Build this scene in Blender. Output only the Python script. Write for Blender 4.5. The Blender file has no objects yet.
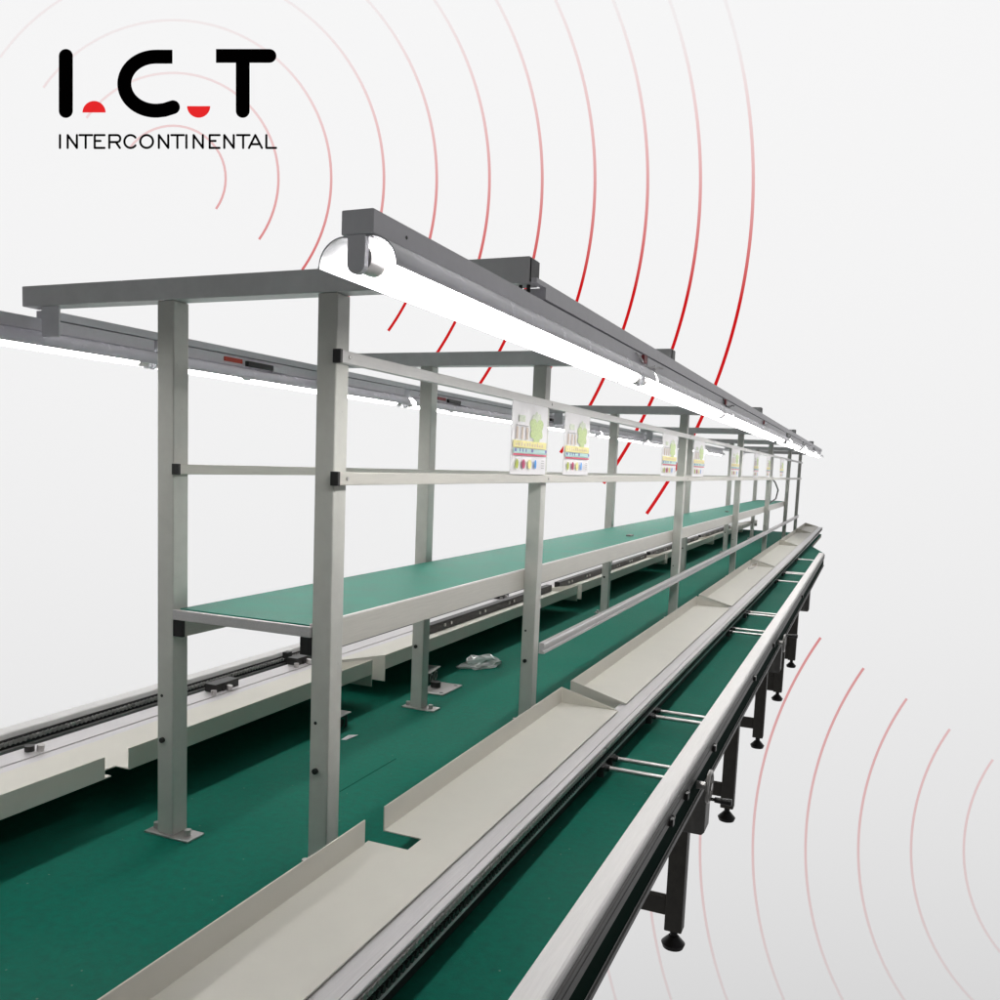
import bpy, bmesh, math, random
from mathutils import Vector, Matrix
random.seed(7)
S = 1.25                      # metres per layout unit
scene = bpy.context.scene
coll = scene.collection

# ------------------------------------------------------------------ camera
RM = [[0.9153287, 0.4008459, 0.0386772],      # camera right
      [0.0783771, -0.0831165, -0.9934529],    # camera down
      [-0.3950068, 0.9123674, -0.1074961]]    # camera forward
RT, DN, FW = (Vector(r) for r in RM)
cam_data = bpy.data.cameras.new('camera')
cam = bpy.data.objects.new('camera', cam_data)
coll.objects.link(cam)
cam.matrix_world = Matrix(((RT.x, -DN.x, -FW.x, 0), (RT.y, -DN.y, -FW.y, 0), (RT.z, -DN.z, -FW.z, 0), (0, 0, 0, 1)))
cam_data.sensor_width = 36
cam_data.lens = 891.33 / 1000 * 36
cam_data.shift_x = (500 - 479.0) / 1000
cam_data.shift_y = (559.9 - 500) / 1000
cam_data.clip_start = 0.02
cam_data.clip_end = 200
scene.camera = cam

# ------------------------------------------------------------------ world, view
world = bpy.data.worlds.new('World'); scene.world = world; world.use_nodes = True
bg = world.node_tree.nodes['Background']
bg.inputs['Color'].default_value = (1.0, 0.99, 0.99, 1)
bg.inputs['Strength'].default_value = 0.15
scene.view_settings.view_transform = 'Standard'
scene.view_settings.look = 'None'
scene.view_settings.exposure = 0
scene.view_settings.gamma = 1

D = 11.5                      # distance of the backdrop board along the view axis
def board(px, py, off=0.0):   # a point of the printed backdrop, in layout units
    return FW * (D - off) + RT * ((px - 479.0) / 891.33 * D) + DN * ((py - 559.9) / 891.33 * D)

def added_backlight(px, py, off, tx, ty, sx, sy, power):
    ld = bpy.data.lights.new('added_backlight', 'AREA'); ld.shape = 'RECTANGLE'
    ld.size = sx * S; ld.size_y = sy * S; ld.energy = power
    lo = bpy.data.objects.new('added_backlight', ld); coll.objects.link(lo)
    p = board(px, py, off) * S; t = board(tx, ty) * S
    lo.location = p
    lo.rotation_euler = Matrix(((RT.x, DN.x, FW.x), (RT.y, DN.y, FW.y), (RT.z, DN.z, FW.z))).to_euler()   # shines along -FW
# one wide unseen lamp, added behind the backdrop to whiten and grade it, centred above the middle of the picture
added_backlight(500, -150, -9.0, 500, -150, 4200 / 891.33 * D, 2700 / 891.33 * D, 10600)

# ------------------------------------------------------------------ materials
def mat(name, col, rough=0.5, metal=0.0, noise=0.0, nscale=30, bump=0.0, bscale=400, spec=0.5, coat=0.0, stretch=None, specks=0.0, speck_col=(0.5, 0.5, 0.46)):
    m = bpy.data.materials.new(name); m.use_nodes = True
    nt = m.node_tree; b = nt.nodes['Principled BSDF']
    b.inputs['Base Color'].default_value = (*col, 1); b.inputs['Roughness'].default_value = rough
    b.inputs['Metallic'].default_value = metal; b.inputs['Specular IOR Level'].default_value = spec
    b.inputs['Coat Weight'].default_value = coat
    tc = nt.nodes.new('ShaderNodeTexCoord')
    src = tc.outputs['Object']
    if stretch:
        mp = nt.nodes.new('ShaderNodeMapping'); mp.inputs['Scale'].default_value = stretch
        nt.links.new(src, mp.inputs['Vector']); src = mp.outputs['Vector']
    if noise > 0:
        n = nt.nodes.new('ShaderNodeTexNoise'); n.inputs['Scale'].default_value = nscale; n.inputs['Detail'].default_value = 6
        n.inputs['Roughness'].default_value = 0.65
        nt.links.new(src, n.inputs['Vector'])
        r = nt.nodes.new('ShaderNodeMapRange'); r.inputs['From Min'].default_value = 0.3; r.inputs['From Max'].default_value = 0.7
        r.inputs['To Min'].default_value = 1 - noise; r.inputs['To Max'].default_value = 1 + noise
        nt.links.new(n.outputs['Fac'], r.inputs['Value'])
        mx = nt.nodes.new('ShaderNodeMix'); mx.data_type = 'RGBA'; mx.blend_type = 'MULTIPLY'
        mx.inputs['Factor'].default_value = 1; mx.inputs['A'].default_value = (*col, 1)
        nt.links.new(r.outputs['Result'], mx.inputs['B'])
        last = mx.outputs['Result']
        if specks > 0:                      # dust, lint and small scratches
            big = nt.nodes.new('ShaderNodeTexNoise'); big.inputs['Scale'].default_value = 2.2; big.inputs['Detail'].default_value = 5
            nt.links.new(tc.outputs['Object'], big.inputs['Vector'])
            rb = nt.nodes.new('ShaderNodeMapRange'); rb.inputs['From Min'].default_value = 0.35; rb.inputs['From Max'].default_value = 0.7
            rb.inputs['To Min'].default_value = 0.0; rb.inputs['To Max'].default_value = 0.022
            nt.links.new(big.outputs['Fac'], rb.inputs['Value'])
            md = nt.nodes.new('ShaderNodeMix'); md.data_type = 'RGBA'; md.inputs['B'].default_value = (*speck_col, 1)
            nt.links.new(last, md.inputs['A']); nt.links.new(rb.outputs['Result'], md.inputs['Factor']); last = md.outputs['Result']
            vo = nt.nodes.new('ShaderNodeTexVoronoi'); vo.inputs['Scale'].default_value = 26
            nt.links.new(tc.outputs['Object'], vo.inputs['Vector'])
            lt = nt.nodes.new('ShaderNodeMath'); lt.operation = 'LESS_THAN'; lt.inputs[1].default_value = 0.045
            nt.links.new(vo.outputs['Distance'], lt.inputs[0])
            mu = nt.nodes.new('ShaderNodeMath'); mu.operation = 'MULTIPLY'; mu.inputs[1].default_value = specks
            nt.links.new(lt.outputs[0], mu.inputs[0])
            ms = nt.nodes.new('ShaderNodeMix'); ms.data_type = 'RGBA'; ms.inputs['B'].default_value = (*speck_col, 1)
            nt.links.new(last, ms.inputs['A']); nt.links.new(mu.outputs[0], ms.inputs['Factor']); last = ms.outputs['Result']
        nt.links.new(last, b.inputs['Base Color'])
        r2 = nt.nodes.new('ShaderNodeMapRange'); r2.inputs['To Min'].default_value = max(0.02, rough - 0.12); r2.inputs['To Max'].default_value = min(1, rough + 0.12)
        nt.links.new(n.outputs['Fac'], r2.inputs['Value']); nt.links.new(r2.outputs['Result'], b.inputs['Roughness'])
    if bump > 0:
        n2 = nt.nodes.new('ShaderNodeTexNoise'); n2.inputs['Scale'].default_value = bscale; n2.inputs['Detail'].default_value = 3
        nt.links.new(tc.outputs['Object'], n2.inputs['Vector'])
        bp = nt.nodes.new('ShaderNodeBump'); bp.inputs['Strength'].default_value = bump; bp.inputs['Distance'].default_value = 0.002
        nt.links.new(n2.outputs['Fac'], bp.inputs['Height']); nt.links.new(bp.outputs['Normal'], b.inputs['Normal'])
    return m
def emis(name, col, s):
    m = bpy.data.materials.new(name); m.use_nodes = True; b = m.node_tree.nodes['Principled BSDF']
    b.inputs['Base Color'].default_value = (*col, 1)
    b.inputs['Emission Color'].default_value = (*col, 1); b.inputs['Emission Strength'].default_value = s
    return m

M = dict(
    post=mat('post_paint', (0.63, 0.63, 0.59), 0.42, 0.0, 0.05, 24, 0.2, 500, specks=0.2, speck_col=(0.2, 0.19, 0.17)),
    beam=mat('beam_paint', (0.76, 0.76, 0.77), 0.45, 0.0, 0.08, 14, 0.12, 500),
    alu=mat('anodised_aluminium', (0.66, 0.64, 0.65), 0.36, 0.25, 0.07, 40, 0.05, 600, stretch=(8, 0.4, 8)),
    alu_warm=mat('aluminium_edge', (0.64, 0.62, 0.57), 0.4, 0.15, 0.06, 30, stretch=(8, 0.4, 8)),
    white_rail=mat('white_rail', (0.74, 0.725, 0.72), 0.42, 0.05, 0.05, 30, 0.05, 500, stretch=(8, 0.5, 8)),
    tray=mat('beige_sheet_metal', (0.70, 0.68, 0.615), 0.55, 0.0, 0.025, 9, 0.08, 700),
    mat=mat('green_mat', (0.004, 0.150, 0.102), 0.72, 0.0, 0.16, 60, 0.4, 900, spec=0.10, specks=0.2),
    shelf_mat=mat('shelf_green_mat', (0.026, 0.235, 0.170), 0.55, 0.0, 0.14, 12, 0.25, 900, spec=0.22),
    board=mat('table_board', (0.25, 0.22, 0.18), 0.7, 0, 0.1, 20),
    black=mat('black_plastic', (0.012, 0.012, 0.013), 0.45, 0, 0.15, 60),
    dark=mat('dark_metal', (0.035, 0.035, 0.034), 0.4, 0.3, 0.2, 40),
    leg=mat('leg_paint', (0.085, 0.082, 0.074), 0.55, 0.0, 0.2, 30, 0.15, 400),
    seam=mat('seam_line', (0.002, 0.055, 0.036), 0.8, spec=0.05),
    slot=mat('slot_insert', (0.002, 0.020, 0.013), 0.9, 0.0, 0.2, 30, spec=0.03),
    steel=mat('steel', (0.55, 0.53, 0.52), 0.32, 0.7, 0.02, 30),
    chain=mat('chain_steel', (0.42, 0.41, 0.40), 0.3, 0.6, 0.1, 60),
    side=mat('shaded_profile_side', (0.085, 0.083, 0.080), 0.5, 0.0, 0.12, 30, stretch=(8, 0.6, 8)),  # outer rail's unlit side, shade put into the colour
    grey=mat('gearbox_paint', (0.16, 0.16, 0.155), 0.5, 0.0, 0.15, 30, 0.2, 300),
    fix=mat('fixture_paint', (0.80, 0.79, 0.83), 0.42, 0.0, 0.05, 20, 0.05, 400),
    refl=mat('reflector_plastic', (0.70, 0.70, 0.74), 0.25, 0.0, 0.04, 20),
    tube=emis('lit_tube', (1.0, 0.985, 0.94), 21.0),
    red=mat('red_tag', (0.65, 0.06, 0.025), 0.5, 0, 0.1, 50),
    red_soft=mat('red_clip', (0.35, 0.03, 0.04), 0.5),
    backdrop=mat('backdrop_paper', (0.80, 0.805, 0.81), 0.9, 0, 0.0, spec=0.0),
    ink=mat('black_ink', (0.003, 0.002, 0.002), 0.9, spec=0.0),
    paper=mat('poster_paper', (0.88, 0.86, 0.89), 0.45, 0, 0.03, 40),
    p_green=mat('print_green', (0.55, 0.68, 0.30), 0.5, 0, 0.3, 200),
    p_pale=mat('print_pale_green', (0.68, 0.74, 0.60), 0.5, 0, 0.2, 160),
    p_yellow=mat('print_yellow', (0.86, 0.78, 0.32), 0.5, 0, 0.12, 160),
    p_pink=mat('print_pink', (0.72, 0.10, 0.18), 0.5),
    p_blue=mat('print_blue', (0.02, 0.28, 0.75), 0.5),
    p_navy=mat('print_navy', (0.12, 0.12, 0.38), 0.5),
    p_olive=mat('print_olive', (0.42, 0.50, 0.03), 0.5),
    p_crimson=mat('print_crimson', (0.45, 0.03, 0.12), 0.5),
    p_grey=mat('print_grey', (0.45, 0.44, 0.46), 0.5),
    p_tan=mat('print_tan', (0.62, 0.50, 0.42), 0.5),
    cyan=mat('print_cyan', (0.45, 0.68, 0.66), 0.5),
)
# the lamp reflectors are thin white plastic that lets a little light through
m = M['refl']; nt = m.node_tree; tr_ = nt.nodes.new('ShaderNodeBsdfTranslucent'); tr_.inputs['Color'].default_value = (0.8, 0.78, 0.84, 1)
mxs = nt.nodes.new('ShaderNodeMixShader'); mxs.inputs[0].default_value = 0.08
nt.links.new(nt.nodes['Principled BSDF'].outputs[0], mxs.inputs[1]); nt.links.new(tr_.outputs[0], mxs.inputs[2])
nt.links.new(mxs.outputs[0], nt.nodes['Material Output'].inputs['Surface'])
# clear plastic bag
m = bpy.data.materials.new('clear_plastic'); m.use_nodes = True; b_ = m.node_tree.nodes['Principled BSDF']
b_.inputs['Base Color'].default_value = (0.92, 0.93, 0.93, 1); b_.inputs['Roughness'].default_value = 0.10
b_.inputs['Transmission Weight'].default_value = 0.65; b_.inputs['IOR'].default_value = 1.3
M['plastic'] = m
# the backdrop is made translucent so the added lamp behind can whiten it; the arcs are translucent ink that fades from red to pale pink
def translucent(name, attr=None, col=(0.8, 0.8, 0.8)):
    m = bpy.data.materials.new(name); m.use_nodes = True; nt = m.node_tree
    nt.nodes.remove(nt.nodes['Principled BSDF'])
    t = nt.nodes.new('ShaderNodeBsdfTranslucent'); t.inputs['Color'].default_value = (*col, 1)
    if attr:
        va = nt.nodes.new('ShaderNodeVertexColor'); va.layer_name = attr
        nt.links.new(va.outputs['Color'], t.inputs['Color'])
        nt.links.new(t.outputs[0], nt.nodes['Material Output'].inputs['Surface'])
    else:
        d = nt.nodes.new('ShaderNodeBsdfDiffuse'); d.inputs['Color'].default_value = (0.1, 0.1, 0.1, 1)
        ad = nt.nodes.new('ShaderNodeAddShader'); nt.links.new(t.outputs[0], ad.inputs[0]); nt.links.new(d.outputs[0], ad.inputs[1])
        nt.links.new(ad.outputs[0], nt.nodes['Material Output'].inputs['Surface'])
    return m
M['backdrop'] = translucent('backdrop_paper', None, (0.80, 0.80, 0.802))
M['logo_red'] = translucent('red_ink', None, (0.85, 0.008, 0.010))
M['arc'] = translucent('arc_ink', 'ink')

# ------------------------------------------------------------------ mesh helpers
ORI = {}                       # world origin of each object, in layout units
class MB:
    def __init__(s): s.v = []; s.f = []
    def add(s, vs, fs):
        n = len(s.v); s.v += [tuple(v) for v in vs]; s.f += [tuple(i + n for i in f) for f in fs]; return s
    def box(s, x0, x1, y0, y1, z0, z1):
        vs = [(x, y, z) for x in (x0, x1) for y in (y0, y1) for z in (z0, z1)]
        return s.add(vs, [(0, 1, 3, 2), (4, 6, 7, 5), (0, 4, 5, 1), (2, 3, 7, 6), (0, 2, 6, 4), (1, 5, 7, 3)])
    def prism(s, poly, axis, a, b):   # poly in the other two axes
        n = len(poly)
        def P(q, t):
            if axis == 'y': return (q[0], t, q[1])
            if axis == 'x': return (t, q[0], q[1])
            return (q[0], q[1], t)
        vs = [P(q, a) for q in poly] + [P(q, b) for q in poly]
        fs = [tuple(range(n)), tuple(range(2 * n - 1, n - 1, -1))] + [(i, i + n, (i + 1) % n + n, (i + 1) % n) for i in range(n)]
        return s.add(vs, fs)
    def cyl(s, p0, p1, r, seg=14, r1=None, cap=True):
        p0 = Vector(p0); p1 = Vector(p1); r1 = r if r1 is None else r1
        d = (p1 - p0).normalized(); a = d.orthogonal().normalized(); b = d.cross(a)
        vs = []
        for p, rr in ((p0, r), (p1, r1)):
            for i in range(seg):
                t = 2 * math.pi * i / seg; vs.append(p + (a * math.cos(t) + b * math.sin(t)) * rr)
        fs = [(i, (i + 1) % seg, (i + 1) % seg + seg, i + seg) for i in range(seg)]
        if cap: fs += [tuple(range(seg - 1, -1, -1)), tuple(range(seg, 2 * seg))]
        return s.add(vs, fs)
    def tube(s, pts, r, seg=10):
        pts = [Vector(p) for p in pts]; rings = []
        prev = None
        for i, p in enumerate(pts):
            d = (pts[min(i + 1, len(pts) - 1)] - pts[max(i - 1, 0)]).normalized()
            a = d.orthogonal().normalized() if prev is None else (prev - d * prev.dot(d)).normalized()
            prev = a; b = d.cross(a)
            rings.append([p + (a * math.cos(2 * math.pi * k / seg) + b * math.sin(2 * math.pi * k / seg)) * r for k in range(seg)])
        vs = [v for rg in rings for v in rg]; fs = []
        for i in range(len(pts) - 1):
            for k in range(seg): fs.append((i * seg + k, i * seg + (k + 1) % seg, (i + 1) * seg + (k + 1) % seg, (i + 1) * seg + k))
        fs += [tuple(range(seg - 1, -1, -1)), tuple(range((len(pts) - 1) * seg, len(pts) * seg))]
        return s.add(vs, fs)
    def build(s, name, m, parent=None, origin=None, bevel=0.0, smooth=False):
        pw = Vector(ORI[parent.name]) if parent else Vector((0, 0, 0))
        o0 = Vector(origin) if origin is not None else (pw if parent else Vector((0, 0, 0)))
        me = bpy.data.meshes.new(name)
        me.from_pydata([tuple((Vector(v) - o0) * S) for v in s.v], [], s.f); me.validate()
        bm = bmesh.new(); bm.from_mesh(me); bmesh.ops.recalc_face_normals(bm, faces=bm.faces); bm.to_mesh(me); bm.free()
        me.materials.append(M[m])
        o = bpy.data.objects.new(name, me); coll.objects.link(o)
        if parent: o.parent = parent
        o.location = (o0 - pw) * S
        ORI[o.name] = tuple(o0)
        if smooth:
            for p in me.polygons: p.use_smooth = True
        if bevel > 0:
            bv = o.modifiers.new('bevel', 'BEVEL'); bv.width = bevel * S; bv.segments = 2; bv.limit_method = 'ANGLE'; bv.angle_limit = math.radians(40)
            for p in me.polygons: p.use_smooth = True
            me.set_sharp_from_angle(angle=math.radians(40)) if hasattr(me, 'set_sharp_from_angle') else None
        return o
def auto_smooth(o, ang=40):
    for p in o.data.polygons: p.use_smooth = True
    o.data.set_sharp_from_angle(angle=math.radians(ang))
    return o
def empty(name, loc):
    o = bpy.data.objects.new(name, None); coll.objects.link(o); o.location = Vector(loc) * S; o.empty_display_size = 0.1
    ORI[o.name] = tuple(loc); return o
def tag(o, label, cat, group=None, kind=None):
    if label: o['label'] = label
    if cat: o['category'] = cat
    if group: o['group'] = group
    if kind: o['kind'] = kind
    return o
def copy_tree(o, parent=None):
    c = o.copy(); coll.objects.link(c); c.parent = parent
    ORI[c.name] = ORI.get(o.name, (0, 0, 0))
    for ch in list(o.children): copy_tree(ch, c)
    return c

# ------------------------------------------------------------------ printed backdrop board
def quad_board(x0, y0, x1, y1, off): return [board(x0, y0, off), board(x1, y0, off), board(x1, y1, off), board(x0, y1, off)]
bd = MB()
a = quad_board(-900, -900, 1900, 1900, 0)
bd.add(a, [(0, 1, 2, 3)])
backdrop = bd.build('backdrop', 'backdrop'); tag(backdrop, None, None, kind='structure')

def strip_board(pts, w, mname, name, parent, off=0.0012, cols=None, closed=False):
    """flat printed stroke along pts (picture units of the board), butt ends"""
    mb = MB(); n = len(pts); L = []; R_ = []
    for i in range(n):
        a = pts[(i - 1) % n] if (closed or i > 0) else pts[i]; c = pts[(i + 1) % n] if (closed or i < n - 1) else pts[i]
        dx, dy = c[0] - a[0], c[1] - a[1]; l = math.hypot(dx, dy) or 1
        nx, ny = -dy / l * w / 2, dx / l * w / 2
        L.append(board(pts[i][0] + nx, pts[i][1] + ny, off)); R_.append(board(pts[i][0] - nx, pts[i][1] - ny, off))
    vs = [v for p in zip(L, R_) for v in p]
    fs = [(2 * i, 2 * i + 1, 2 * i + 3, 2 * i + 2) for i in range(n - 1)]
    mb.add(vs, fs)
    o = mb.build(name, mname, parent)
    if cols:
        at = o.data.color_attributes.new('ink', 'FLOAT_COLOR', 'POINT')
        for i, c in enumerate(cols):
            at.data[2 * i].color = (*c, 1); at.data[2 * i + 1].color = (*c, 1)
    return o
PAPER = Vector((0.96, 0.96, 0.96)); RED = Vector((0.62, 0.010, 0.012))
def arc(cx, cy, r, a0, a1, tf, w):
    n = max(24, int(r * 0.5)); pts = []; cols = []
    for i in range(n + 1):
        t = math.radians(a0 + (a1 - a0) * i / n)
        x, y = cx + r * math.cos(t), cy + r * math.sin(t); pts.append((x, y))
        k = tf(x, y); k = max(0.04, min(1, k)); c_ = PAPER.lerp(RED, k); cols.append((0.96 - 0.30 * k ** 1.6, c_.y, c_.z))
    return strip_board(pts, w, 'arc', 'red_arc', backdrop, cols=cols)
for n in range(1, 12):
    r = 52.75 * n
    w = 2.3 + 0.09 * n
    arc(173, 178.5, r, -145, 35.3, lambda x, y: 0.07 + 1.12 * max(0, (y - 10 + 0.12 * (x - 300)) / 345) ** 1.35 - 0.22 * max(0, (x - 560) / 200), w)
for n in range(1, 12):
    r = 52.75 * n
    arc(1122, 851, r, 90, 215.3 if n < 8 else 190, lambda x, y: 0.10 + 0.50 * max(0, min(1, (1010 - y) / 370)) ** 1.2 * 1.15 * max(0.25, min(1, 1.35 - max(0, x - 780) / 240)), 2.6)

# lettering on the backdrop
logo = empty('wall_lettering', tuple(board(168, 100, 0.004)))
tag(logo, 'black company lettering with two red half discs at upper left of the white backdrop', 'lettering')
LOFF = 0.0022
def capsule(ax, ay, bx, by, r, ra, rb, name, parent, off=LOFF):
    """stroke from a to b, round end where ra/rb is true"""
    d = math.atan2(by - ay, bx - ax); pts = []
    def endc(x, y, base, rnd):
        if rnd: return [(x + r * math.cos(base + t * math.pi / 12), y + r * math.sin(base + t * math.pi / 12)) for t in range(13)]
        return [(x + r * math.cos(base), y + r * math.sin(base)), (x - r * math.cos(base), y - r * math.sin(base))]
    return endc(bx, by, d - math.pi / 2, rb) + endc(ax, ay, d + math.pi / 2, ra)
def flat_polys(polys, name, m, parent, off=LOFF):
    mb = MB()
    for j, poly in enumerate(polys):
        o = off + 0.0003 * j
        n = len(poly); vs = [board(x, y, o) for x, y in poly] + [board(x, y, 0.0015) for x, y in poly]
        mb.add(vs, [tuple(range(n))] + [(i, (i + 1) % n, (i + 1) % n + n, i + n) for i in range(n)])
    return mb.build(name, m, parent)
flat_polys([capsule(65.9, 56, 65.9, 111, 7.0, True, True, '', None)], 'letter', 'ink', logo)
# C
outer = []; inner = []; mid = []
cx, cy = 156, 83.8
for i in range(41):
    t = math.radians(-90 - 222 * i / 40 + 0)
    mid.append((cx + 31.6 * math.cos(t) * (1 if math.cos(t) < 0 else 1.0), cy + 27.0 * math.sin(t)))
mid = [p for p in mid if not (p[0] > 156 and p[1] < 83)]
path = [(172.5, 56.8), (164, 56.8)] + [(p[0], p[1]) for p in mid if True]
path = [p for k, p in enumerate(path) if k < 2 or p[0] <= 166 or p[1] > 100]
path = [p for k, p in enumerate(path) if k < 2 or not (p[0] > 160 and p[1] > 83)] + [(164.5, 110.0), (173.0, 107.3)]
L_, R2 = [], []
for i, p in enumerate(path):
    a = path[max(i - 1, 0)]; c = path[min(i + 1, len(path) - 1)]
    dx, dy = c[0] - a[0], c[1] - a[1]; l = math.hypot(dx, dy)
    L_.append((p[0] - dy / l * 7, p[1] + dx / l * 7)); R2.append((p[0] + dy / l * 7, p[1] - dx / l * 7))
d0 = math.atan2(107.3 - 110.0, 8.5)
capend = [(173 + 7 * math.cos(d0 + math.pi / 2 - t * math.pi / 12), 107.3 + 7 * math.sin(d0 + math.pi / 2 - t * math.pi / 12)) for t in range(1, 12)]
mb = MB(); vs = []
for a, c in zip(L_, R2): vs += [board(*a, LOFF), board(*c, LOFF)]
mb.add(vs, [(2 * i, 2 * i + 1, 2 * i + 3, 2 * i + 2) for i in range(len(path) - 1)])
mb.add([board(*p, LOFF) for p in [L_[-1]] + capend + [R2[-1]]], [tuple(range(len(capend) + 2))])
mb.build('letter', 'ink', logo)
flat_polys([capsule(216, 56, 269.5, 56, 6.9, False, True, '', None), capsule(242.8, 56, 242.8, 111, 6.9, False, True, '', None)], 'letter', 'ink', logo)
flat_polys([[(94.1 + 11.6 * math.cos(math.radians(180 + 9 * i)), 112.6 + 11.6 * math.sin(math.radians(180 + 9 * i))) for i in range(21)]], 'half_disc', 'logo_red', logo)
flat_polys([[(198.7 + 11.6 * math.cos(math.radians(9 * i)), 106.2 + 11.6 * math.sin(math.radians(9 * i))) for i in range(21)]], 'half_disc', 'logo_red', logo)
# small line of capitals drawn as strokes; T = top, B = bottom
T, B, H = 135.2, 148.0, 141.0
def ell(cx, cy, rx, ry, a0, a1, n=22): return [(cx + rx * math.cos(math.radians(a0 + (a1 - a0) * i / n)), cy + ry * math.sin(math.radians(a0 + (a1 - a0) * i / n))) for i in range(n + 1)]
def px(v): return 50 + v * 0.12          # first strip, 1000 -> 120
def px2(v): return 165 + v * 0.12
def Nn(a, b): return [[(a, B), (a, T)], [(a, T), (b, B)], [(b, B), (b, T)]]
def Ee(a, b): return [[(a, T), (a, B)], [(a, T), (b, T)], [(a, H), (b - 4, H)], [(a, B), (b, B)]]
letters = [[[(px(84), T), (px(84), B)]], Nn(px(148), px(225)), [[(px(247), T), (px(352), T)], [(px(298), T), (px(298), B)]], Ee(px(373), px(455)),
    [[(px(495), T), (px(495), B)], [(px(495), T), (px(560), T)], ell(px(560), (T + 142.2) / 2, 3.2, 3.5, -90, 90, 10), [(px(560), 142.2), (px(495), 142.2)], [(px(550), 142.2), (px(583), B)]],
    [ell(px(672), (T + B) / 2, 6.2, 6.4, -38, -322)], [ell(px(806), (T + B) / 2, 6.4, 6.4, 0, 360)], Nn(px(908), px(986)),
    [[(px2(53), T), (px2(158), T)], [(px2(104), T), (px2(104), B)]], [[(px2(179), T), (px2(179), B)]], Nn(px2(239), px2(316)), Ee(px2(373), px2(455)), Nn(px2(495), px2(573)),
    [[(px2(600), T), (px2(705), T)], [(px2(652), T), (px2(652), B)]], [[(px2(700), B), (px2(753), T)], [(px2(753), T), (px2(808), B)], [(px2(720), 144.3), (px2(790), 144.3)]],
    [[(px2(845), T), (px2(845), B)], [(px2(845), B), (px2(926), B)]]]
for strokes in letters:
    mb = MB(); k_ = 0
    for st in strokes:
        for (x0, y0), (x1, y1) in zip(st[:-1], st[1:]):
            poly = capsule(x0, y0, x1, y1, 1.12, True, True, '', None)
            k_ += 1
            mb.add([board(x, y, LOFF + 0.00015 * (k_ % 9)) for x, y in poly], [tuple(range(len(poly)))])
    mb.build('small_letter', 'ink', logo)

# ------------------------------------------------------------------ work table
YB, YE = -1.5, 9.6            # the line runs from behind the camera to the far end
ZM = -0.575                   # top of the green mat
ZF = -1.122                   # floor level under the feet
table = empty('work_table', (-0.80, 4.0, ZF))
tag(table, 'long central work table covered in dark green mat under the post frame', 'table')
MB().prism([(-1.33, YB), (-0.278, YB), (-0.278, 7.2), (-0.41, 7.9), (-0.41, YE), (-1.33, YE)], 'z', ZM - 0.006, ZM).build('green_mat', 'mat', table)
MB().prism([(-1.33, YB), (-0.278, YB), (-0.278, 7.2), (-0.41, 7.9), (-0.41, YE), (-1.33, YE)], 'z', ZM - 0.03, ZM - 0.0065).build('board', 'board', table)
sm = MB(); sm.box(-0.8008, -0.7992, 1.28, 1.48, ZM, ZM + 0.0004); sm.build('mat_seam', 'seam', table)
for y in (0.3, 3.5, 6.7, 9.4):
    for x in (-1.15, -0.62):
        lg = MB(); lg.box(x - 0.018, x + 0.018, y - 0.018, y + 0.018, ZF + 0.03, ZM - 0.031); lg.cyl((x, y, ZF), (x, y, ZF + 0.012), 0.026, 16); lg.cyl((x, y, ZF + 0.01), (x, y, ZF + 0.032), 0.008, 10)
        lg.build('leg', 'leg', table, bevel=0.001)

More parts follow.
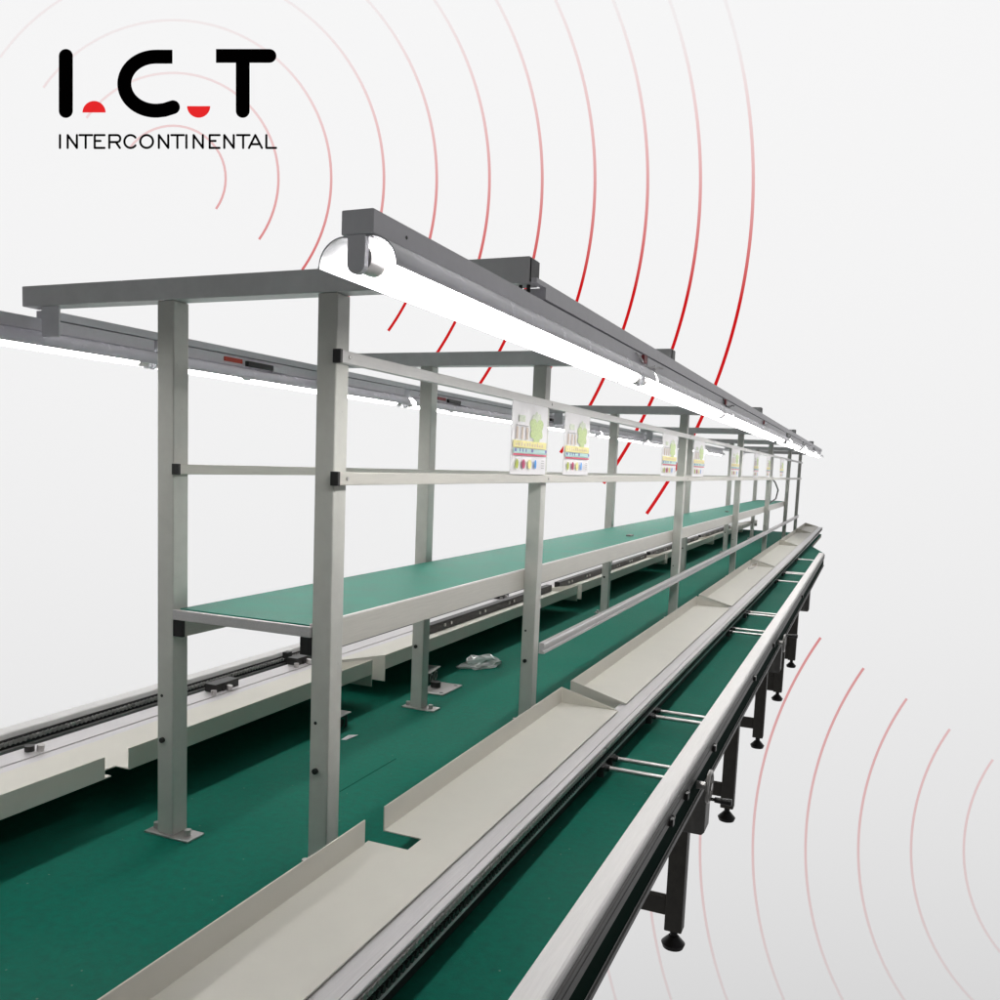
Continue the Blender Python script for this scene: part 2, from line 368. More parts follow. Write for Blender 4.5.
# ------------------------------------------------------------------ conveyors on both sides
def chain_mesh(xc, z, y0, y1, face):
    mb = MB(); p = 0.0102; n = int((y1 - y0) / p)
    for i in range(n):
        y = y0 + i * p
        seg = 8 if y < 3 else 5
        if y > 5 and i % 2: continue
        mb.cyl((xc - 0.004, y, z), (xc + 0.004, y, z), 0.0040, seg)
    mb.box(xc - 0.0022, xc + 0.0022, y0, y1, z - 0.0028, z + 0.0028)
    return mb
def conveyor(side):
    right = side == 'right'
    X = (lambda x: x) if right else (lambda x: -1.607 - x)
    def P(poly): return [(X(x), z) for x, z in poly]
    yo = 6.24 if right else YE
    root = empty('side_conveyor', (X(-0.33), 3.0, ZF))
    if right: tag(root, 'conveyor along the near right side with steel rods, handwheels and dark legs', 'conveyor', 'conveyors flanking the work table')
    else: tag(root, 'conveyor along the far left side of the green table, behind the left posts', 'conveyor', 'conveyors flanking the work table')
    # outer rail
    pr = [(-0.272, -0.497), (-0.2705, -0.495), (-0.2440, -0.495), (-0.2410, -0.4962), (-0.2392, -0.4985), (-0.2385, -0.5015),
          (-0.2385, -0.5295), (-0.262, -0.5295), (-0.262, -0.5725), (-0.2385, -0.5725), (-0.2385, -0.5815), (-0.272, -0.5815), (-0.272, -0.4975)]
    o = MB().prism(P(pr), 'y', YB, yo).build('outer_rail', 'white_rail', root); auto_smooth(o, 12)
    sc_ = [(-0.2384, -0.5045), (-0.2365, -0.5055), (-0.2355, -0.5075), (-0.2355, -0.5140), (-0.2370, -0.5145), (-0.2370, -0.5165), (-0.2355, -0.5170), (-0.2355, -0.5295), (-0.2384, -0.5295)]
    MB().prism(P(sc_), 'y', YB, yo - 0.002).build('side_shade', 'side', o)  # dark strip painting shade on the side of the rail
    MB().box(min(X(-0.2384), X(-0.2355)), max(X(-0.2384), X(-0.2355)), YB, yo - 0.002, -0.5815, -0.5735).build('lower_lip', 'grey', o)  # lip face, greyed for the same shaded side
    MB().box(min(X(-0.2615), X(-0.2392)), max(X(-0.2615), X(-0.2392)), YB, yo - 0.003, -0.5722, -0.5298).build('slot_insert', 'slot', o)
    # inner rail
    if right:
        pi = [(-0.458, -0.5045), (-0.4185, -0.5045), (-0.4185, -0.5085), (-0.4162, -0.5085), (-0.4162, -0.5035), (-0.407, -0.5035), (-0.406, -0.5045), (-0.406, -0.507), (-0.414, -0.507), (-0.414, -0.5165),
              (-0.4068, -0.5165), (-0.4068, -0.5195), (-0.414, -0.5195), (-0.414, -0.5315), (-0.406, -0.5315), (-0.406, -0.536), (-0.428, -0.536), (-0.428, -0.5745), (-0.458, -0.5745)]
    else:
        pi = [(-0.425, -0.5045), (-0.392, -0.5045), (-0.392, -0.5065), (-0.3895, -0.5065), (-0.3895, -0.5035), (-0.344, -0.5035), (-0.343, -0.5045), (-0.343, -0.536), (-0.350, -0.536), (-0.350, -0.5745), (-0.375, -0.5745), (-0.375, -0.512), (-0.425, -0.512)]
    inner = MB().prism(P(pi), 'y', YB, YE).build('inner_rail', 'alu', root)
    if right:
        chain_mesh(-0.4072, -0.5118, 0.3, YE, 1).build('chain', 'chain', root)
        chain_mesh(-0.4085, -0.5255, 0.3, YE, 1).build('chain', 'dark', root)
        MB().box(-0.4135, -0.4125, YB, YE, -0.531, -0.5075).build('chain_guide', 'black', inner)
        MB().box(-0.4275, -0.4265, YB, YE, -0.574, -0.5365).build('side_plate', 'dark', inner)
        rods = (0.15, 0.2, 1.54, 1.60, 1.925, 1.975, 3.12, 3.19, 3.56, 3.62, 4.80, 5.20, 5.26, 6.15)
    else:
        chain_mesh(-1.3315, -0.5135, -0.3, YE, 1).build('chain', 'chain', root)
        MB().box(-1.3349, -1.3335, YB, YE, -0.560, -0.506).build('chain_guide', 'black', root)
        MB().box(-1.332, -1.324, YB, YE, -0.531, -0.5225).build('chain_guide', 'grey', root)
        rods = (0.2, 1.54, 1.60, 3.12, 3.19, 4.8, 5.2, 6.5)
    for y in rods:
        rd = MB(); rd.cyl((X(-0.427), y, -0.541), (X(-0.2725), y, -0.541), 0.0043, 14)
        ro = rd.build('rod', 'steel', root, smooth=False); auto_smooth(ro)
        if right: auto_smooth(MB().cyl((-0.2835, y, -0.541), (-0.2735, y, -0.541), 0.0065, 14).build('collar', 'steel', ro))
        if right: auto_smooth(MB().box(-0.4125, -0.400, y - 0.012, y + 0.012, -0.556, -0.5365).cyl((-0.4, y, -0.541), (-0.392, y, -0.541), 0.0062, 12).build('rod_holder', 'dark', ro))
    # legs under the outer rail
    ys = [2.04 + 0.86 * k for k in range(-3, 5)]
    proto = None
    for y in ys:
        if not right and y > 4: continue
        if proto is None:
            lx, ly = X(-0.343), y
            lg = MB(); lg.box(lx - 0.0205, lx + 0.0205, ly - 0.019, ly + 0.019, -1.078, -0.6055)
            proto = lg.build('leg', 'leg', root, origin=(lx, ly, 0), bevel=0.0025)
            ft = MB(); ft.cyl((lx, ly, -1.098), (lx, ly, -1.078), 0.009, 12); ft.cyl((lx, ly, -1.1115), (lx, ly, -1.094), 0.028, 24, 0.012); ft.cyl((lx, ly, -1.122), (lx, ly, -1.1115), 0.024, 24, 0.028)
            auto_smooth(ft.build('foot', 'black', proto), 35)
            a_, b_2 = sorted((lx + (-0.0205 if right else 0.0205), X(-0.52)))
            cb = MB(); cb.box(a_, b_2, ly - 0.012, ly + 0.012, -1.043, -1.002); cb.build('cross_brace', 'leg', proto, bevel=0.001)
        else:
            c = copy_tree(proto, root); c.location = proto.location.copy(); c.location.y += (y - ys[0]) * S
            if right and y > 4.5:
                ORI[c.name] = (-0.343, y, 0)
                MB().box(-0.62, -0.3645, y - 0.010, y + 0.010, -1.075, -0.607).build('end_panel', 'leg', c, bevel=0.001)
    if right:
        # drive boxes and handwheels under the outer rail
        for yb in (1.68, 3.24, 4.82):
            g = MB(); g.prism([(-0.330, -0.583), (-0.238, -0.583), (-0.238, -0.684), (-0.243, -0.690), (-0.330, -0.690)], 'y', yb, yb + 0.055)
            gb = g.build('drive_box', 'grey', root, bevel=0.002)
            MB().cyl((-0.268, yb - 0.003, -0.63), (-0.268, yb, -0.63), 0.006, 12).build('screw', 'dark', gb)
        for k, yw in enumerate((1.54, 3.02)):
            zc = -0.542
            h = MB(); n = 28; ring = [(-0.2145, yw + 0.026 * math.cos(2 * math.pi * i / n), zc + 0.026 * math.sin(2 * math.pi * i / n)) for i in range(n + 1)]
            h.tube(ring, 0.0036, 8)
            for t in range(3):
                an = 2 * math.pi * t / 3 + 0.5
                h.cyl((-0.2145, yw, zc), (-0.2145, yw + 0.025 * math.cos(an), zc + 0.025 * math.sin(an)), 0.0028, 8)
            h.cyl((-0.236, yw, zc), (-0.210, yw, zc), 0.007, 14)
            ho = h.build('handwheel', 'chain', root); auto_smooth(ho)
            ka = -1.25 if k != 1 else 1.3
            ky, kz = yw + 0.026 * math.cos(ka), zc + 0.026 * math.sin(ka)
            kn = MB(); kn.cyl((-0.2145, ky, kz), (-0.205, ky, kz), 0.003, 10); kn.cyl((-0.205, ky, kz), (-0.176, ky, kz), 0.0048, 12, 0.0062)
            auto_smooth(kn.build('handle', 'black', ho))
        for y in (1.30, 1.42, 1.70, 2.35, 2.85, 4.1):
            bl = MB(); bl.box(-0.2354, -0.229, y - 0.006, y + 0.006, -0.527, -0.516); bl.cyl((-0.236, y + 0.02, -0.5215), (-0.231, y + 0.02, -0.5215), 0.003, 8)
            bl.build('fastener', 'dark', root)
    else:
        # sensors and bolts clipped on the inner rail
        for (x, y, w) in ((-1.243, 1.03, 0.0), (-1.236, 1.50, 0.075), (-1.240, 1.80, 0.10), (-1.24, 3.1, 0.08), (-1.24, 4.6, 0.08)):
            s_ = MB()
            if w: s_.box(x - 0.022, x + 0.006, y - 0.03, y - 0.03 + w, -0.5030, -0.486)
            s_.cyl((x, y - 0.005, -0.503), (x, y - 0.005, -0.494), 0.008, 12)
            so = s_.build('sensor_bracket', 'dark', inner)
            b2 = MB(); b2.cyl((x + 0.014, y + 0.004, -0.503), (x + 0.016, y + 0.004, -0.492), 0.006, 12)
            if w: b2.cyl((x + 0.014, y - 0.045, -0.503), (x + 0.014, y - 0.045, -0.493), 0.006, 12)
            auto_smooth(b2.build('bolt', 'steel', so))
        for y in (1.86, 3.45):
            j = MB(); j.box(-1.3338, -1.318, y - 0.012, y + 0.006, -0.535, -0.4955); j.build('rail_joint', 'dark', root)
    return root
conveyor('right'); conveyor('left')

# ------------------------------------------------------------------ beige trays
def tray(side, y0, y1, notch, label):
    right = side == 'right'; X = (lambda x: x) if right else (lambda x: -1.607 - x)
    xr = -0.4435 if right else -0.4215      # rail side edge
    xw = -0.570
    zt, zb, zl = -0.5005, -0.5025, -0.4675
    mb = MB()
    def bx(x0, x1, a, b, z0, z1):
        mb.box(min(X(x0), X(x1)), max(X(x0), X(x1)), a, b, z0, z1)
    if notch:
        n0, n1, xn = notch
        mb.prism([(X(xw), y0), (X(xr), y0), (X(xr), y1), (X(xw), y1), (X(xw), n1), (X(xn), n1), (X(xn), n0), (X(xw), n0)], 'z', zb, zt)
        bx(xw, xw + 0.002, y0 + 0.002, n0 - 0.012, zt, zl); bx(xw, xw + 0.002, n1, y1 - 0.002, zt, zl)
    else:
        bx(xw, xr, y0, y1, zb, zt); bx(xw, xw + 0.002, y0 + 0.002, y1 - 0.002, zt, zl)
    # end walls fall from the side wall to the rail; a skirt closes each end
    for a, b in ((y0, y0 + 0.002), (y1 - 0.002, y1)):
        poly = [(X(xw), -0.532), (X(xw), zl), (X(xw + 0.003), zl), (X(xr - 0.003), zt + 0.001), (X(xr - 0.002), -0.503), (X(-0.460 if right else -0.432), -0.504), (X(-0.460 if right else -0.432), -0.532)]
        mb.prism(poly, 'y', a, b)
    yo = (y0 + y1) / 2
    o = mb.build('parts_tray', 'tray', None, origin=(X((xw + xr) / 2), yo, zb), bevel=0.0005)
    if right and notch:
        pass
    tag(o, label, 'tray', 'beige parts trays along the rails')
    return o
ends = [(-1.45, 0.12), (0.19, 1.785), (1.850, 3.40), (3.455, 5.07), (5.125, 6.76), (6.81, 8.40), (8.45, 9.58)]
rl = ['beige tray on the right rail behind the camera end of the table',
      'nearest beige tray on the right rail, with a square notch in its inner wall',
      'second beige tray on the right rail, beside the second post pair',
      'third beige tray on the right rail, with a small wire in its corner',
      'fourth beige tray counted from the front along the right rail',
      'fifth beige tray counted from the front along the right rail',
      'farthest short beige tray at the end of the right rail']
ll = ['beige tray on the left rail behind the camera end of the table',
      'nearest beige tray on the left rail, with a notch beside the front left post',
      'second beige tray on the left rail, holding the black duct',
      'third beige tray on the left rail, seen under the green shelf',
      'fourth beige tray on the left rail, seen under the green shelf',
      'fifth beige tray on the left rail, far under the green shelf',
      'farthest beige tray at the end of the left rail']
for i, (a, b) in enumerate(ends):
    if i > 0: tray('right', a, b, (0.985, 1.024, -0.511) if i == 1 else None, rl[i])
    if i > 0: tray('left', a, b + (0.0 if i != 1 else 0.005), (1.0, 1.036, -0.542) if i == 1 else None, ll[i])
wr = MB(); wr.tube([(-0.558, 4.90, -0.497), (-0.548, 4.98, -0.480), (-0.530, 5.01, -0.474), (-0.520, 4.97, -0.484), (-0.535, 4.88, -0.496), (-0.552, 4.84, -0.497)], 0.0022, 6)
w_ = wr.build('wire_loop', 'steel', None, origin=(-0.54, 4.93, -0.5)); tag(w_, 'small loop of wire lying in the third right beige tray', 'wire')

# ------------------------------------------------------------------ post frame with beams, rails and shelf
frame = empty('post_frame', (-0.795, 1.0, ZM))
tag(frame, 'grey metal frame of post pairs, beams, rails and green shelf standing on the table', 'frame')
FY = [1.0, 1.81, 3.41, 5.02, 6.62, 8.22, 9.50]
PX = {'l': (-0.945, -0.915), 'r': (-0.675, -0.645)}
post0 = {}
for sd, (x0, x1) in PX.items():
    y = FY[0]; xc = (x0 + x1) / 2
    p = MB().box(x0, x1, y, y + 0.031, ZM + 0.003, 0.2115).build('post', 'post', frame, origin=(xc, y, ZM), bevel=0.0018)
    bp = MB().box(x0 - 0.020, x1 + 0.034, y - 0.006, y + 0.030, ZM + 0.0002, ZM + 0.0034).build('base_plate', 'steel', p, bevel=0.0005)
    bo = MB()
    for bx_ in (x0 - 0.011, x1 + 0.018): bo.cyl((bx_, y + 0.012, ZM + 0.0034), (bx_, y + 0.012, ZM + 0.012), 0.0055, 8)
    bo.build('bolt', 'steel', p)
    hl = MB()
    for z, yy in ((-0.36, 0.0), ): hl.cyl((xc - 0.006, y - 0.0006, z), (xc - 0.006, y + 0.001, z), 0.0024, 12)
    hl.build('bolt_hole', 'black', p)
    b3 = MB().cyl((xc - 0.004, y - 0.004, -0.427), (xc - 0.004, y + 0.001, -0.427), 0.0042, 12).build('bolt', 'dark', p); auto_smooth(b3)
    post0[sd] = p
    for yk in FY[1:]:
        c = copy_tree(p, frame); c.location = p.location.copy(); c.location.y += (yk - y) * S
beam0 = MB().box(-1.213, -0.383, FY[0] - 0.0005, FY[0] + 0.031, 0.212, 0.2425).build('top_beam', 'beam', frame, origin=(-0.8, FY[0], 0.212), bevel=0.0015)
MB().box(-0.383, -0.3815, FY[0] + 0.0015, FY[0] + 0.029, 0.214, 0.2405).build('end_cap', 'black', beam0)
hp = MB().box(-1.176, -1.140, FY[0] + 0.003, FY[0] + 0.006, 0.166, 0.2115).box(-1.176, -1.172, FY[0] + 0.0062, FY[0] + 0.028, 0.180, 0.2115).build('hanger_plate', 'fix', beam0)
bb = MB()
for xx in (-0.398, -0.388): bb.cyl((xx, FY[0] + 0.012, 0.2035), (xx, FY[0] + 0.012, 0.2118), 0.0024, 8)
bb.build('bolt', 'dark', beam0)
for yk in FY[1:5]:
    c = copy_tree(beam0, frame); c.location = beam0.location.copy(); c.location.y += (yk - FY[0]) * S
for yk in FY[5:]:
    MB().box(-1.213, -0.60, yk, yk + 0.031, 0.212, 0.2425).build('top_beam', 'beam', frame, bevel=0.0015)
# lamp rails under the beams
lr = MB(); 
lr.box(-0.402, -0.373, 1.0315, 7.66, 0.1985, 0.2115)
lr.box(-0.3805, -0.3735, 1.0, 7.66, 0.2117, 0.2175)
lr.build('lamp_rail', 'fix', frame)
MB().box(-1.221, -1.192, 1.0315, 9.5, 0.1985, 0.2115).build('lamp_rail', 'fix', frame, bevel=0.001)
# long side rails
def rail(name, x0, x1, z0, z1, y0, y1, m, capx=None):
    pts = [(x0, z0), (x1, z0), (x1, z1), (x0, z1)]
    if abs(x1 - x0) > 0.004:
        zc = (z0 + z1) / 2
        pts = [(x0, z0), (x1, z0), (x1, z1), (x0, z1)]
    r_ = MB().prism(pts, 'y', y0, y1).build(name, m, frame, bevel=0.0008)
    MB().box(min(x0, x1) - 0.0008, max(x0, x1) + 0.0008, y0 - 0.006, y0 - 0.0002, z0 - 0.0008, z1 + 0.0008).build('end_cap', 'black', r_, bevel=0.0005)
    return r_
ru = rail('upper_rail', -0.6448, -0.6345, 0.1225, 0.1385, 0.998, 9.53, 'white_rail')
rlw = rail('lower_rail', -0.6448, -0.6345, -0.0355, -0.0185, 0.998, 9.53, 'alu_warm')
rail('lower_rail', -0.9148, -0.905, -0.032, -0.0178, 1.003, 9.53, 'alu_warm')
for r_, z in ((ru, 0.131), (rlw, -0.027)):
    s_ = MB()
    for yk in FY: s_.cyl((-0.6347, yk + 0.016, z), (-0.633, yk + 0.016, z), 0.0026, 12)
    s_.build('rail_bolt', 'steel', r_)
# grooved guard rail low on the right posts
gr = [(-0.6448, -0.414), (-0.632, -0.414), (-0.632, -0.409), (-0.636, -0.408), (-0.636, -0.4005), (-0.632, -0.3995), (-0.632, -0.393), (-0.634, -0.390), (-0.6448, -0.390)]
MB().prism(gr, 'y', 1.842, 9.53).build('guard_rail', 'alu', frame)
# shelf
sh = MB().box(-0.9135, -0.6765, 1.005, 8.35, -0.240, -0.230).build('shelf', 'alu_warm', frame)
MB().box(-0.909, -0.6815, 1.008, 8.345, -0.2299, -0.2275).build('shelf_mat', 'shelf_mat', sh)
MB().box(-0.9145, -0.676, 0.998, 1.0045, -0.243, -0.2285).build('edge_strip', 'alu', sh, bevel=0.0006)
MB().box(-0.6815, -0.6762, 1.0048, 8.35, -0.2298, -0.2255).build('edge_strip', 'white_rail', sh)
MB().prism([(-0.693, -0.2405), (-0.6762, -0.2405), (-0.6762, -0.2675), (-0.693, -0.2675)], 'y', 1.006, 8.35).build('shelf_beam', 'alu_warm', sh)
MB().box(-0.6760, -0.6745, 1.034, 8.35, -0.2675, -0.2275).build('shelf_facing', 'alu_warm', sh)
MB().box(-0.9145, -0.898, 1.006, 8.35, -0.2675, -0.2405).build('shelf_beam', 'alu_warm', sh)
for x0, x1 in ((-0.915, -0.8975), (-0.6935, -0.6758)):
    MB().box(x0, x1, 0.9995, 1.0055, -0.268, -0.2436).build('end_cap', 'black', sh, bevel=0.0006)
for (x, y) in ((-0.74, 3.0), (-0.76, 5.4)):
    MB().box(x - 0.008, x + 0.008, y - 0.02, y + 0.02, -0.2275, -0.222).build('clip', 'grey', sh)

# ------------------------------------------------------------------ lights
def make_light():
    L = 0.932
    r_ = empty('tube_light', (0, 0, 0))
    h = MB().box(-0.0148, 0.0148, 0.0, L, -0.0195, 0.0).build('housing', 'fix', r_, bevel=0.0012)
    MB().cyl((0.0146, 0.055, -0.010), (0.0152, 0.055, -0.010), 0.0016, 8).build('screw', 'black', h)
    rf = MB(); prof = []
    for i in range(9):
        t = math.radians(90 * i / 8); prof.append((0.012 + 0.024 * math.sin(t), -0.0425 + 0.0225 * math.cos(t)))
    o_ = prof; i_ = [(x - 0.0008, z - 0.0010) for x, z in prof[::-1]]
    for sg in (1, -1):
        rf.prism([(sg * x, z) for x, z in o_ + i_], 'y', 0.001, L - 0.001)
    rf.box(-0.0125, 0.0125, 0.001, L - 0.001, -0.0215, -0.0202)
    for sg in (1, -1):
        rf.box(min(sg*0.0352, sg*0.0366), max(sg*0.0352, sg*0.0366), 0.001, L - 0.001, -0.0445, -0.0425)
    ro = rf.build('reflector', 'refl', r_); auto_smooth(ro, 50)
    for y0, y1 in ((-0.001, 0.006), (L - 0.006, L + 0.001)):
        pl = [(-0.0082, -0.020), (-0.0082, -0.042)] + [(0.0082 * -math.cos(math.radians(20 * i)), -0.042 - 0.0082 * math.sin(math.radians(20 * i))) for i in range(1, 9)] + [(0.0082, -0.042), (0.0082, -0.020)]
        MB().prism(pl, 'y', y0, y1).build('lamp_holder', 'fix', r_, bevel=0.0008)
    auto_smooth(MB().cyl((0, 0.0065, -0.037), (0, 0.030, -0.037), 0.0105, 20).build('tube_cap', 'steel', r_))
    auto_smooth(MB().cyl((0, L - 0.03, -0.037), (0, L - 0.0065, -0.037), 0.0105, 20).build('tube_cap', 'steel', r_))
    auto_smooth(MB().cyl((0, 0.0302, -0.037), (0, L - 0.0302, -0.037), 0.0108, 24).build('tube', 'tube', r_))
    return r_
ordn = ['nearest', 'second', 'third', 'fourth', 'fifth', 'sixth', 'farthest']
first = make_light(); used = False
rights = [0.628, 1.572, 2.510, 3.45, 4.50, 5.56, 6.62]
lefts = [-0.62, 0.322, 1.262, 2.225, 3.17, 4.12, 5.08, 6.05, 7.05]
for i, y in enumerate(rights):
    o = first if i == 0 else copy_tree(first)
    o.location = Vector((-0.3885, y, 0.1965)) * S
    tag(o, {0: 'nearest lit tube light of the right row, its housing end showing above the front frame'}.get(i, '%s lit tube light counted from the front along the right row' % ordn[i]), 'tube light', 'lit tube lights under the beams')
lname = {0: None, 1: 'lit tube light of the left row cut by the left picture edge', 2: 'lit tube light of the left row behind the front posts, with an orange tag',
         3: 'third visible lit tube light of the left row, behind the second left post'}
for i, y in enumerate(lefts):
    if i == 0: continue
    o = copy_tree(first); o.location = Vector((-1.2065, y, 0.1965)) * S
    nm = lname.get(i) or '%s visible lit tube light of the left row, small in the distance' % {4: 'fourth', 5: 'fifth', 6: 'sixth', 7: 'seventh', 8: 'eighth'}[i]
    tag(o, nm, 'tube light', 'lit tube lights under the beams')
    if i in (2, 3, 4):                       # tag and switch on the visible side
        ORI[o.name] = (-1.2065, y, 0.1965)
        dy = 0.18 if i == 2 else 0.17
        MB().box(-1.1915, -1.1895, y + dy, y + dy + 0.055, 0.183, 0.1915).build('orange_tag', 'red' if i == 2 else 'red_soft', o)
        MB().box(-1.1915, -1.183, y + dy + 0.065, y + dy + 0.15, 0.1795, 0.190).build('switch_box', 'dark', o, bevel=0.001)
        MB().box(-1.1915, -1.184, y + dy + 0.151, y + dy + 0.20, 0.177, 0.189).build('cable_cover', 'fix', o, bevel=0.001)
    if i in (1, 2, 3):
        ORI[o.name] = (-1.2065, y, 0.1965)
        MB().box(-1.176, -1.168, y + 0.21, y + 0.235, 0.149, 0.156).build('spring_clip', 'fix', o)
for i, y in enumerate(rights[1:4]):         # red connector between right lamps
    o = MB().box(-0.374, -0.369, y - 0.045, y - 0.022, 0.182, 0.195).build('connector', 'red_soft', None, origin=(-0.3715, y - 0.035, 0.19))
    tag(o, 'dull red connector between the %s and %s right tube lights' % (ordn[i], ordn[i + 1]), 'connector', 'red connectors on the right lamp row')
for i, y in enumerate(rights[1:]):
    w = MB(); n = 10
    w.tube([(-0.372 + 0.003 * math.sin(t * 1.3 + i), y - 0.09 + 0.20 * t / n, 0.190 - 0.010 * math.sin(math.pi * t / n) + 0.002 * math.cos(t * 2.1)) for t in range(n + 1)], 0.0018, 6)
    o = w.build('cable', 'black' if i % 2 else 'white_rail', None, origin=(-0.372, y, 0.19))
    tag(o, 'short loose cable at the front of the %s right tube light' % ordn[i + 1], 'cable', 'loose cables on the right lamp row')

# ------------------------------------------------------------------ posters on the rails
def make_poster():
    W, Hh = 0.196, 0.140
    n = 10; mb = MB(); vs = []; 
    def bow(u, v): return 0.0012 + 0.0022 * math.sin(math.pi * u) * (1 - v * 0.6)
    for side in (0, 1):
        for i in range(n + 1):
            for j in range(7):
                u, v = i / n, j / 6; vs.append((bow(u, v) - 0.0008 * side, u * W, v * Hh))
    def ix(s_, i, j): return s_ * (n + 1) * 7 + i * 7 + j
    fs = []
    for i in range(n):
        for j in range(6):
            fs.append((ix(0, i, j), ix(0, i + 1, j), ix(0, i + 1, j + 1), ix(0, i, j + 1))); fs.append((ix(1, i, j), ix(1, i, j + 1), ix(1, i + 1, j + 1), ix(1, i + 1, j)))
    for i in range(n):
        for j in (0, 6): fs.append((ix(0, i, j), ix(0, i + 1, j), ix(1, i + 1, j), ix(1, i, j)))
    for j in range(6):
        for i in (0, n): fs.append((ix(0, i, j), ix(0, i, j + 1), ix(1, i, j + 1), ix(1, i, j)))
    mb.add(vs, fs)
    root = mb.build('poster', 'paper', None); auto_smooth(root, 60); ORI[root.name] = (0, 0, 0)
    lift = [0.0010]
    def pr(poly, name, m):
        """printed patch, poly in (u, v) 0..1"""
        lift[0] += 0.00006
        us = [p[0] for p in poly]; nseg = max(1, int((max(us) - min(us)) * 10))
        q = MB(); k = lift[0]
        if len(poly) == 4 and nseg > 1:
            (u0, v0), (u1, _), (_, v1), _ = poly
            for s_ in range(nseg):
                a, b = u0 + (u1 - u0) * s_ / nseg, u0 + (u1 - u0) * (s_ + 1) / nseg
                q.add([(bow(a, v0) + k, a * W, v0 * Hh), (bow(b, v0) + k, b * W, v0 * Hh), (bow(b, v1) + k, b * W, v1 * Hh), (bow(a, v1) + k, a * W, v1 * Hh)], [(0, 1, 2, 3)])
        else: q.add([(bow(u, v) + k, u * W, v * Hh) for u, v in poly], [tuple(range(len(poly)))])
        return q.build(name, m, root)
    R_ = lambda u0, v0, u1, v1: [(u0, v0), (u1, v0), (u1, v1), (u0, v1)]
    # leafy crown built of overlapping rounded leaves
    def leaf(cu, cv, ang, L, w):
        out = []
        for i in range(16):
            t = 2 * math.pi * i / 16
            x, y = L / 2 * math.cos(t) + L / 2, w / 2 * math.sin(t) * (1.15 - 0.3 * math.cos(t))
            out.append((cu + 1.0 * (x * math.cos(ang) - y * math.sin(ang)), cv + (x * math.sin(ang) + y * math.cos(ang)) * 1.25))
        return out
    for an, L, w, mm in ((95, .20, .15, 'p_pale'), (60, .20, .14, 'p_pale'), (130, .20, .14, 'p_pale'), (20, .21, .14, 'p_green'), (160, .21, .14, 'p_green'), (-25, .20, .12, 'p_green'), (205, .20, .12, 'p_green'), (-65, .17, .11, 'p_green'), (245, .17, .11, 'p_green'), (-90, .20, .12, 'p_green')):
        pr(leaf(0.66, 0.655, math.radians(an), L, w), 'leaf_print', mm)
    for k in range(3):
        pr(R_(0.10 + 0.13 * k, 0.49, 0.15 + 0.13 * k, 0.66), 'figure_print', 'p_tan')
    pr(R_(0.09, 0.67, 0.42, 0.685), 'text_print', 'p_grey'); pr(R_(0.16, 0.73, 0.32, 0.82), 'text_print', 'p_pale')
    pr(R_(0.03, 0.37, 0.97, 0.47), 'yellow_band', 'p_yellow')
    for k in range(11): pr(R_(0.09 + 0.072 * k, 0.395, 0.12 + 0.072 * k, 0.43 + 0.01 * (k % 3)), 'text_print', 'p_tan')
    pr(R_(0.03, 0.295, 0.97, 0.36), 'pale_band', 'cyan')
    for u in (0.06, 0.18, 0.26, 0.34, 0.50, 0.92): pr(R_(u, 0.315, u + (0.055 if u in (0.06, 0.50, 0.92) else 0.03), 0.36), 'text_print', 'p_navy')
    pr(R_(0.03, 0.265, 0.97, 0.288), 'red_line', 'p_pink')
    for k, mm in enumerate(('p_olive', 'p_crimson', 'p_yellow', 'p_blue')):
        cu = 0.13 + 0.165 * k
        pr([(cu + (0.033 + .010 * (k % 3)) * math.cos(2 * math.pi * i / 14), 0.145 + 0.068 * math.sin(2 * math.pi * i / 14)) for i in range(14)], 'coloured_oval', mm)
    for k in range(4): pr(R_(0.80, 0.09 + 0.035 * k, 0.90, 0.10 + 0.035 * k), 'text_print', 'p_grey')
    return root
pos = [(1.592, 0.202, 'first and largest poster on the right rails, left of the second post'), (1.912, 0.193, 'second poster on the right rails, just right of the second post'),
       (2.935, 0.24, 'third poster on the right rails, overlapping the third post from the left'), (3.50, 0.25, 'fourth poster on the right rails, just right of the third post'),
       (4.52, 0.30, 'fifth poster on the right rails, left of the fourth post'), (5.45, 0.24, 'sixth poster on the right rails, right of the fourth post'),
       (6.15, 0.24, 'seventh poster on the right rails, before the fifth post'), (7.10, 0.30, 'farthest poster on the right rails, past the fifth post')]
p0 = make_poster()
for i, (y, w, lab) in enumerate(pos):
    o = p0 if i == 0 else copy_tree(p0)
    o.location = Vector((-0.6335, y, -0.0180)) * S; o.scale = (1, w / 0.196, 1.0)
    tag(o, lab, 'poster', 'printed posters on the right rails')

hc = MB(); hc.tube([(-0.70, 7.3, -0.03), (-0.69, 7.45, -0.06), (-0.68, 7.62, -0.12), (-0.69, 7.60, -0.19), (-0.72, 7.40, -0.225)], 0.006, 8)
hc_ = hc.build('hanging_cable', 'dark', None, origin=(-0.7, 7.4, -0.1)); auto_smooth(hc_); tag(hc_, 'dark cable hanging in a curve onto the far end of the green shelf', 'cable')
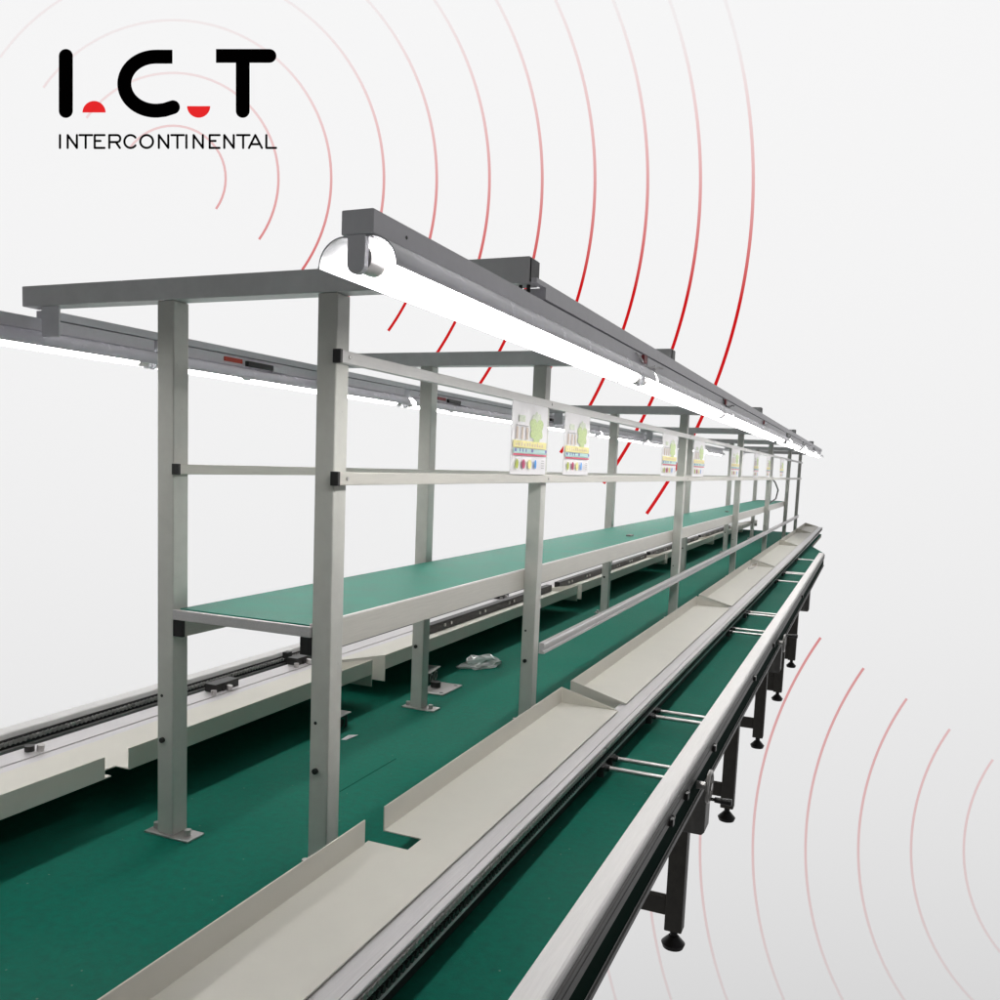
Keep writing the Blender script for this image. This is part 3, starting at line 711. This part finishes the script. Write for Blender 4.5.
# ------------------------------------------------------------------ left black cable ducts with screw pairs
def duct(y0, y1, label):
    mb = MB().box(-1.163, -1.140, y0, y1, -0.5004, -0.474)
    o = mb.build('cable_duct', 'black', None, origin=(-1.15, (y0 + y1) / 2, -0.5), bevel=0.0008)
    y = y0 + 0.12
    while y < y1 - 0.05:
        s_ = MB()
        for d in (0, 0.045): s_.cyl((-1.1402, y + d, -0.486), (-1.136, y + d, -0.486), 0.0050, 10)
        s_.build('screw_pair', 'steel', o); y += 0.262
    MB().box(-1.1404, -1.1375, y0, y1, -0.4815, -0.4800).build('ridge', 'black', o)
    tag(o, label, 'cable duct', 'black cable ducts on the left trays'); return o
duct(2.27, 3.38, 'black duct with bright screw pairs on the second left tray')
duct(3.48, 5.05, 'black duct with bright screw pairs on the third left tray')
duct(5.14, 6.74, 'black duct on the fourth left tray, far under the shelf')
duct(6.84, 8.38, 'black duct on the fifth left tray, farthest of the ducts')

# ------------------------------------------------------------------ small things lying on the green mat
def outlet(x, y, label, ang):
    root = empty('socket_block', (x, y, ZM)); 
    MB().box(x - 0.030, x - 0.005, y - 0.045, y + 0.045, ZM + 0.0005, ZM + 0.030).build('block', 'black', root, bevel=0.003)
    MB().box(x - 0.033, x + 0.000, y - 0.040, y + 0.050, ZM + 0.0305, ZM + 0.0335).build('cover', 'steel', root, bevel=0.001)
    for k in (-0.018, 0.018):
        mb = MB(); n = 14
        mb.tube([(x - 0.0035, y + k + 0.011 * math.cos(2 * math.pi * i / n), ZM + 0.015 + 0.011 * math.sin(2 * math.pi * i / n)) for i in range(n + 1)], 0.0014, 6)
        mb.build('socket_ring', 'mat' if ang == 0 else 'steel', root)
    root.rotation_euler.z = ang
    tag(root, label, 'socket', 'black socket blocks on the green mat'); return root
outlet(-0.985, 1.565, 'small black socket block on the mat just right of the front right post', 0.0)
outlet(-1.005, 2.06, 'small black socket block behind the steel plate beside the second left post', 0.15)
pl = MB(); pl.box(-0.995, -0.925, 1.945, 2.060, ZM + 0.0003, ZM + 0.004)
plo = pl.build('steel_plate', 'steel', None, origin=(-0.96, 2.0, ZM), bevel=0.0008)
tag(plo, 'perforated steel plate lying on the green mat behind the second left post', 'plate')
for (x, y) in ((-0.985, 1.96), (-0.937, 1.96), (-0.937, 2.045), (-0.985, 2.045)):
    MB().cyl((x, y, ZM + 0.004), (x, y, ZM + 0.0044), 0.005, 12).build('hole', 'black', plo)
MB().cyl((-0.975, 2.005, ZM + 0.004), (-0.975, 2.005, ZM + 0.018), 0.013, 16).build('fitting', 'dark', plo)
sc = MB(); sc.add([(-0.953, 1.525, ZM + 0.001), (-0.943, 1.528, ZM + 0.001), (-0.936, 1.565, ZM + 0.003), (-0.947, 1.562, ZM + 0.002), (-0.948, 1.545, ZM + 0.006)], [(0, 1, 4), (1, 2, 4), (2, 3, 4), (3, 0, 4), (0, 3, 2, 1)])
o = sc.build('paper_scrap', 'paper', None, origin=(-0.945, 1.545, ZM)); tag(o, 'tiny white scrap lying on the green mat right of the front right post', 'scrap')
# crumpled bag
bm = bmesh.new(); bmesh.ops.create_icosphere(bm, subdivisions=3, radius=1.0)
from mathutils import noise as nz
for v in bm.verts:
    p = v.co.copy(); n1 = nz.noise(p * 1.5 + Vector((3, 1, 7))); n2 = abs(nz.noise(p * 3.4 + Vector((9, 2, 4)))); n3 = abs(nz.noise(p * 8 + Vector((1, 5, 2))))
    v.co = p * (1.05 + 0.45 * n1 - 0.50 * n2 - 0.10 * n3)
    v.co.x *= 0.030; v.co.y *= 0.072; v.co.z = max(-0.0084, v.co.z * 0.026)
me = bpy.data.meshes.new('plastic_bag'); 
for v in bm.verts: v.co *= S
bm.to_mesh(me); bm.free(); me.materials.append(M['plastic'])
bag = bpy.data.objects.new('plastic_bag', me); coll.objects.link(bag); bag.location = Vector((-0.972, 2.29, ZM + 0.0085)) * S; bag.rotation_euler.z = -0.5
tag(bag, 'crumpled clear plastic bag lying on the green mat between the second and third posts', 'bag')
tk = MB(); tk.add([(-0.935, 2.42, ZM + 0.002), (-0.905, 2.47, ZM + 0.004), (-0.898, 2.56, ZM + 0.002), (-0.925, 2.47, ZM + 0.012)], [(0, 1, 3), (1, 2, 3), (0, 3, 2), (0, 2, 1)])
ORI[bag.name] = (-0.972, 2.29, ZM + 0.0085)

scene.render.engine = 'CYCLES'
